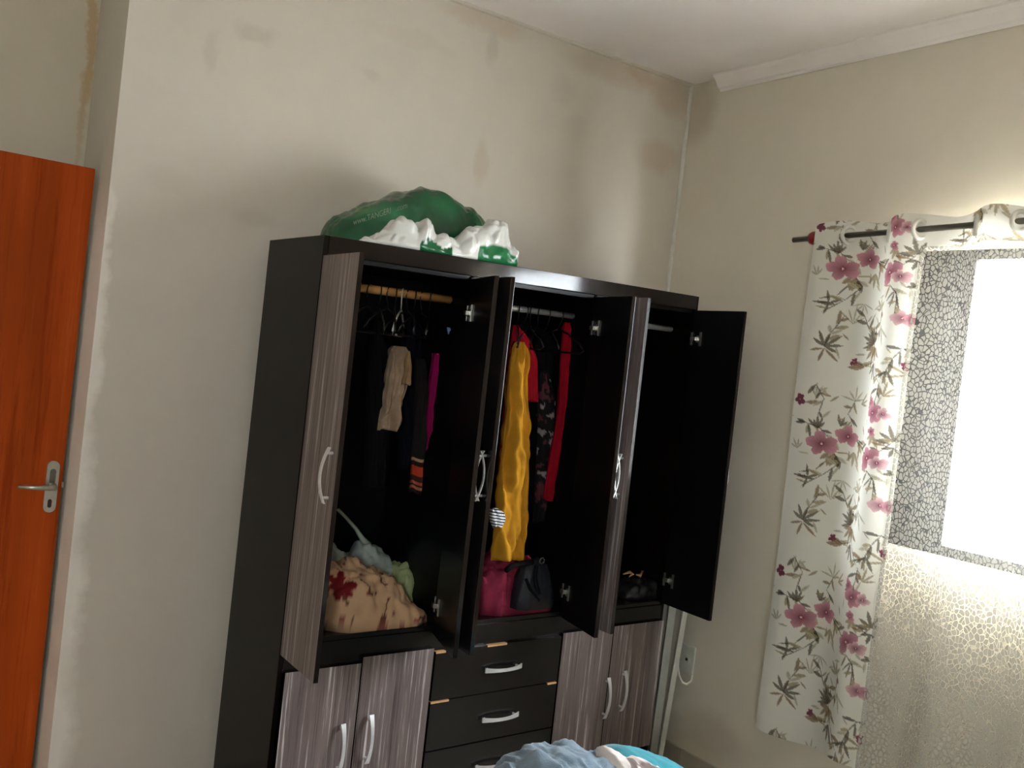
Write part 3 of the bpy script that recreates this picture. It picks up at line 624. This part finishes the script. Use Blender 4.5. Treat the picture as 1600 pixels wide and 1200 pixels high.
sprig(1392, 690, 5, 26, 30, 190, 6, LEAF); sprig(1392, 700, 3, 20, 200, 320, 6, DLF); sprig(1390, 742, 2, 16, 150, 190, 6, LEAF); sprig(1372, 838, 2, 26, 0, 180, 6, DLF); sprig(1368, 745, 3, 34, 240, 290, 3, LEAF); sprig(1385, 620, 4, 24, 20, 120, 4, TAN); sprig(1370, 680, 3, 22, 220, 300, 7, TAN)
sprig(1375, 880, 4, 30, 60, 200, 5, TAN); sprig(1262, 660, 2, 22, 170, 190, 6, DLF); sprig(1250, 700, 4, 20, 60, 160, 4, FNT); sprig(1355, 870, 3, 26, 230, 300, 5, LEAF); sprig(1345, 800, 4, 30, 230, 320, 4, FNT)
stems = [[(1290, 705), (1298, 722), (1278, 742), (1255, 758)], [(1322, 688), (1338, 700), (1352, 710)], [(1322, 820), (1330, 850), (1342, 884)], [(1254, 812), (1262, 792), (1276, 768)], [(1322, 820), (1308, 792), (1300, 768)],
         [(1360, 735), (1370, 752), (1366, 780)], [(1262, 660), (1278, 668), (1285, 680)], [(1392, 690), (1380, 704), (1366, 712)], [(1372, 838), (1362, 852), (1350, 880)], [(1285, 840), (1300, 850), (1322, 848)], [(1320, 625), (1310, 645), (1318, 664)], [(1276, 600), (1284, 622), (1276, 650)], [(1345, 770), (1340, 800), (1325, 818)], [(1380, 600), (1376, 620), (1370, 634)]]
_r = random.Random(11)
for st_ in stems:
    for q in range(len(st_)-1):
        (ua, va), (ub, vb) = st_[q], st_[q+1]; dr_ = math.degrees(math.atan2(-(vb-va), ub-ua))
        for k in range(3):
            f = _r.random(); leaves.append((ua+(ub-ua)*f, va+(vb-va)*f, _r.uniform(12, 28), _r.uniform(4, 8), dr_+_r.choice((-1, 1))*_r.uniform(25, 65), _r.choice((LEAF, BRN, TAN, TAN, FNT, LEAF))))
for k in range(46): leaves.append((_r.uniform(1245, 1398), _r.uniform(580, 848), _r.uniform(12, 26), _r.uniform(3, 6), _r.uniform(0, 360), _r.choice((FNT, FNT, TAN))))
def paint(Y, Z):
    c0 = np.array(lin((228, 226, 216))); C_ = np.tile(c0, (len(Y), 1)); mpx = .00205
    def ell(cy, cz, a, b, ang, col, al=1.0):
        if cy+a+b < Ylo or cy-a-b > Yhi or cz+a+b < Zlo or cz-a-b > Zhi: return
        ca, sa = math.cos(ang), math.sin(ang); dy = -(Y-cy); dz = Z-cz; p = (dy*ca+dz*sa)/a; q = (-dy*sa+dz*ca)/b
        m = (np.abs(q) < np.clip(1-p*p, 0, 1)) & (np.abs(p) < 1); C_[m] = C_[m]*(1-al)+np.array(col)*al
    Ylo, Yhi, Zlo, Zhi = Y.min(), Y.max(), Z.min(), Z.max(); tilt = math.radians(-6.5)
    def petal(cy, cz, R, a, col):
        if cy+R < Ylo or cy-R > Yhi or cz+R < Zlo or cz-R > Zhi: return
        dy = -(Y-cy); dz = Z-cz; rr = np.hypot(dy, dz)/R; th = (np.arctan2(dz, dy)-a+np.pi) % (2*np.pi)-np.pi
        m = (rr < (.60+.42*np.cos(th*2.3))*(1+.03*np.sin(th*13+a*3))) & (np.abs(th) < .85)
        if not m.any(): return
        f = np.clip(rr[m], 0, 1)[:, None]; vein = (.5+.5*np.cos(th[m]*14))[:, None]*.18
        C_[m] = np.array(DPK)*(1-f)**1.5*.85+col*(1-(1-f)**1.5*.85)*(.80+.28*f-vein*(1-f)-.1*np.sin(a*2)+.05*np.abs(th[m])[:, None])
    for kx in (0, 1, 2):
        for kz in (-2, -1, 0, 1, 2):
            oy = -kx*.46; oz = kz*rep+(.22 if kx % 2 else 0)
            for u, v, L, w, an, col in leaves:
                y, z = P_(u, v); a = math.radians(an)+tilt; h = L*mpx*.5
                ell(y+oy-math.cos(a)*h, z+oz+math.sin(a)*h, h, w*mpx*.46, a, col, .8); ell(y+oy-math.cos(a)*h*.9, z+oz+math.sin(a)*h*.9, h*.95, .0011, a, DLF, .35)
            for st_ in stems:
                for (ua, va), (ub, vb) in zip(st_, st_[1:]):
                    ya, za = P_(ua, va); yb_, zb_ = P_(ub, vb); ll = math.hypot(yb_-ya, zb_-za)
                    ell((ya+yb_)/2+oy, (za+zb_)/2+oz, ll*.62, .0022, math.atan2(zb_-za, -(yb_-ya)), DLF, .7)
            for u, v, r, col in flowers:
                y, z = P_(u, v); R = r*mpx; col = np.array(col)
                for i in range(5):
                    a = 2*math.pi*i/5+u*.7+.25*math.sin(i*2.3+u); k = .85+.3*abs(math.sin(i*1.7+v))
                    petal(y+oy, z+oz, R*k, a, col)
                ell(y+oy, z+oz, R*.22, R*.2, 0, DPK, .9); ell(y+oy, z+oz, R*.09, R*.09, 0, lin((220, 200, 190)), 1)
    return C_
def sheet(name, y0, y1, ztop, zbot, ny, nz, m, parent, col=True, thick=0.0, soft=1.0, off=0.0):
    V = []
    for i in range(ny+1):
        y = y0+(y1-y0)*i/ny; zb = zbot(y); zt = ztop(y)
        for j in range(nz+1):
            z = zt+(zb-zt)*j/nz; V.append((drape(y, z, soft)+off, y, z))
    r = nz+1; F = [(i*r+j, i*r+j+1, (i+1)*r+j+1, (i+1)*r+j) for i in range(ny) for j in range(nz)]
    V = np.array(V); return obj(name, V, F, m, parent, True, colors=paint(V[:, 1], V[:, 2]) if col else None)
cu = empty('curtain', rod(-1.6)*np.array([1, 1, 0])+np.array([0, 0, .35])); tag(cu, 'floral curtain with a sheer crackle-patterned middle panel over the window', 'curtain')
hb_ = lambda y: float(rod(y)[2])-.062
ht_ = lambda y: float(rod(y)[2])+.047+.006*math.sin(23*y)
zbl = P_(1198, 1135)[1]; zbr = P_(1340, 1187)[1]
sheet('heading_band', yL, yEnd, ht_, hb_, 560, 40, M['print'], cu)
sheet('floral_side_panel', yL, yE, lambda y: hb_(y)+.004, lambda y: .375+.012*math.sin(14*y), 190, 620, M['print'], cu, off=-.0)
sheet('sheer_panel', yE+.012, yEnd, lambda y: hb_(y)+.006, lambda y: .33, 340, 60, M['sheer'], cu, col=False, soft=.8)
for i, yc in enumerate(cross):
    c = rod(yc); ring = []; tl = math.radians(32)*(1 if i % 2 == 0 else -1)
    e1 = np.array([math.cos(tl), -math.sin(tl), 0]); e2 = np.array([0, 0, 1.])
    for k in range(25):
        a = 2*math.pi*k/24; ring.append(c+e1*.026*math.cos(a)+e2*.03*math.sin(a))
    MB().tube(ring, .0075, 8, cap=False).build('grommet', M['white'], cu, smooth=True)

# ================================================================ BED AND WHAT LIES ON IT
bd = empty('bed', (-1.65, -2.1, 0)); tag(bd, 'low bed at the bottom edge, mostly out of frame', 'bed')
bx0, bx1, by0, by1 = -2.38, -.98, -3.02, -1.16
MB().box(bx0, bx1, by0, by1, .20, .43, bev=.03).build('mattress', plain('mattress_ticking', (200, 196, 188), .9), bd, smooth=True)
MB().box(bx0+.02, bx1-.02, by0+.02, by1-.02, .10, .20, bev=.005).build('bed_base', M['espresso'], bd)
for x in (bx0+.08, bx1-.08):
    for y in (by0+.08, by1-.08): MB().tube([(x, y, 0), (x, y, .10)], [.022, .028], 12).build('leg', M['espresso'], bd)
I3 = lambda p: p
def zat(u, v, y): return on_plane(u, v, 1, y)
def pileprof(pts, y): return [(zat(u, v, y)[0], zat(u, v, y)[2]) for u, v in pts]
o = mound('turquoise_blanket', pileprof([(930, 1240), (950, 1180), (980, 1170), (1005, 1172), (1030, 1180), (1055, 1192), (1075, 1203), (1090, 1225)], -1.35), .43, -1.38, .17, 1.5, .006, plain('turquoise_terry', (0, 142, 158), .95, bump=.8, bscale=260, sheen=.3), T=I3, n=60, m=30, sharp=.5, crump=10)
tag(o, 'turquoise terry blanket folded on the bed', 'blanket')
o = mound('blue_towel', pileprof([(770, 1240), (800, 1200), (828, 1185), (845, 1170), (858, 1180), (880, 1168), (905, 1168), (930, 1176), (950, 1192), (975, 1230)], -1.42), .43, -1.45, .17, 2.6, .018, plain('light_blue_terry', (112, 134, 150), .95, bump=.8, bscale=260, sheen=.3), T=I3, n=80, m=40, sharp=.5, crump=12)
tag(o, 'crumpled light blue towel on the bed', 'towel')
def wpat(p, c):
    k = fbm(p, 15, 2); return np.array(lin((120, 104, 100))) if k > .33 else np.array(lin((218, 208, 204)))
o = mound('patterned_cloth', pileprof([(925, 1230), (938, 1180), (948, 1168), (960, 1172), (985, 1182), (1010, 1188), (1030, 1198), (1045, 1225)], -1.45), .43, -1.47, .1, 3.7, .012, M['clothprint'], T=I3, colfn=wpat, n=70, m=34, sharp=.5, crump=12)
tag(o, 'white cloth with grey pattern between the blue towel and turquoise blanket', 'cloth')

for o in bpy.data.objects:
    if '_o' in o: del o['_o']
